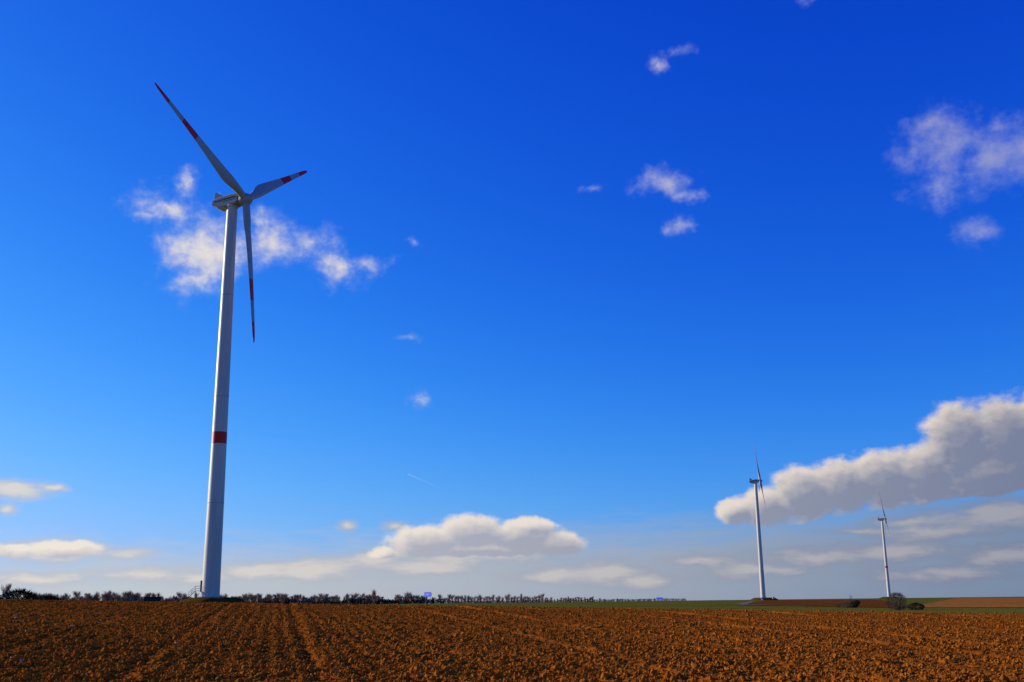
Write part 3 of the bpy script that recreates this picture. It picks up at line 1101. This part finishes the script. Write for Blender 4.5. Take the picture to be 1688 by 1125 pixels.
# ------------------------------------------------------------------ hut and signs
def build_hut():
    x, y = row_point(-18.58, 335)
    root = empty('dark_hut', (x, y, 0.6), R(17))
    tag(root, 'flat dark hut in front of the trees left of the near turbine', 'hut')
    M_HUT = material('dark_green_render', (0.030, 0.034, 0.032), 0.85, 0.2, (0.022, 0.024, 0.024), 1.0)
    mb = MB(); mb.box((0, 0, 1.7), (4.7, 3.0, 3.4)); mb.build('wall', M_HUT, root)
    mb = MB(); mb.box((0, 0, 3.47), (5.1, 3.4, .16)); mb.build('roof', M_SCRUB, root)
    mb = MB(); mb.box((-.9, -1.52, 1.2), (1.2, .05, 2.3)); mb.build('door', M_DARK, root)
    mb = MB()
    for k in range(5): mb.box((1.2, -1.52, 1.9 + k * .16), (1.1, .06, .08))
    mb.build('louvre', M_DARK, root)
build_hut()

M_BLUE = material('blue_sign_face', (0.018, 0.06, 0.70), 0.5, 0.2, (0.016, 0.05, 0.62), 0.8)
M_SIGNW = material('white_lettering', (0.70, 0.74, 0.85), 0.4, 0.4)
def build_sign():
    x, y = row_point(-4.62, 800)
    root = empty('road_sign', (x, y, 0), R(-48))
    tag(root, 'bright blue motorway sign showing above the bare trees', 'road sign')
    w, zb, zt = 8.6, 5.4, 8.9
    mb = MB()
    c = .5
    pts = [(-w / 2, zb), (w / 2 - c, zb), (w / 2 + c, (zb + zt) / 2), (w / 2 - c, zt), (-w / 2, zt)]
    n = len(pts)
    mb.add([(px, -.06, pz) for px, pz in pts] + [(px, .06, pz) for px, pz in pts],
           [tuple(range(n)), tuple(range(2 * n - 1, n - 1, -1))] + [(i, n + i, n + (i + 1) % n, (i + 1) % n) for i in range(n)])
    mb.build('panel', M_BLUE, root)
    mb = MB()      # pale unreadable lettering as it shows in the photograph
    for (px, pz, ww, hh) in ((-2.3, 7.4, .2, .9), (-1.6, 7.4, .2, .9), (-1.95, 6.95, .8, .2), (-.2, 7.2, .25, 1.3), (.9, 7.6, .8, .2), (.9, 6.8, .8, .2)):
        mb.box((px, -.075, pz), (ww, .02, hh))
    mb.build('lettering', M_SIGNW, root)
    for sx in (-2.6, 2.6):
        mb = MB(); mb.tube((sx, .2, -.5), (sx, .2, zt - .2), .14); mb.build('post', M_STEEL, root)
    x, y = row_point(7.62, 1500)
    root = empty('road_sign', (x, y, 0), R(-45))
    tag(root, 'tiny dark blue sign low on the horizon over the green field', 'road sign')
    mb = MB(); mb.box((0, 0, 3.0), (11.0, .15, 2.4)); mb.build('panel', M_BLUE, root)
    for sx in (-3.6, 3.6):
        mb = MB(); mb.tube((sx, .25, -.5), (sx, .25, 4.0), .14); mb.build('post', M_STEEL, root)
build_sign()

# ------------------------------------------------------------------ pale stones on the field
M_STONE = material('pale_flint', (0.42, 0.38, 0.32), 0.8, 0.3, (0.60, 0.56, 0.48), 12.0)
def build_stones():
    me0 = []
    for k in range(3):
        random.seed(300 + k)
        mb = MB()
        n = 7
        vs = [(0, 0, -.5)]
        for z, r in ((-.25, .85), (.15, 1.0), (.45, .6)):
            for i in range(n):
                a = 2 * math.pi * i / n
                q = r * random.uniform(.75, 1.2)
                vs.append((math.cos(a) * q, math.sin(a) * q * .8, z))
        vs.append((0.1, 0, .6))
        fs = [(0, 1 + (i + 1) % n, 1 + i) for i in range(n)]
        for k2 in range(2):
            b = 1 + k2 * n
            fs += [(b + i, b + (i + 1) % n, b + n + (i + 1) % n, b + n + i) for i in range(n)]
        fs += [(1 + 2 * n + i, 1 + 2 * n + (i + 1) % n, 1 + 3 * n) for i in range(n)]
        mb.add(vs, fs)
        me0.append(mb.mesh('stone'))
    for k, (x, y, r) in enumerate(STONES):
        o = link('stone', me0[k % 3], None, (M_STONE,))
        z = float(land(np.array(x), np.array(y)) + soil(np.array(x), np.array(y)))
        o.location = (x, y, z + r * .35)
        o.scale = (r, r, r)
        o.rotation_euler = (0.2 * k, 0.1 * k, 1.3 * k)
        tag(o, 'small pale stone lying on the dark left part of the ploughed field', 'stone', 'pale stones in the left part of the field')
STONES = [(-17.66, 38.29, 0.060), (-18.14, 41.06, 0.060), (-14.33, 38.46, 0.050), (-13.89, 36.11, 0.050), (-9.84, 21.29, 0.035), (-9.27, 20.51, 0.050), (-7.79, 19.70, 0.030), (-7.07, 18.05, 0.035), (-14.32, 30.43, 0.040), (-8.31, 26.65, 0.035), (-13.58, 33.20, 0.040), (-5.60, 19.45, 0.030), (-13.53, 30.00, 0.035)]
build_stones()
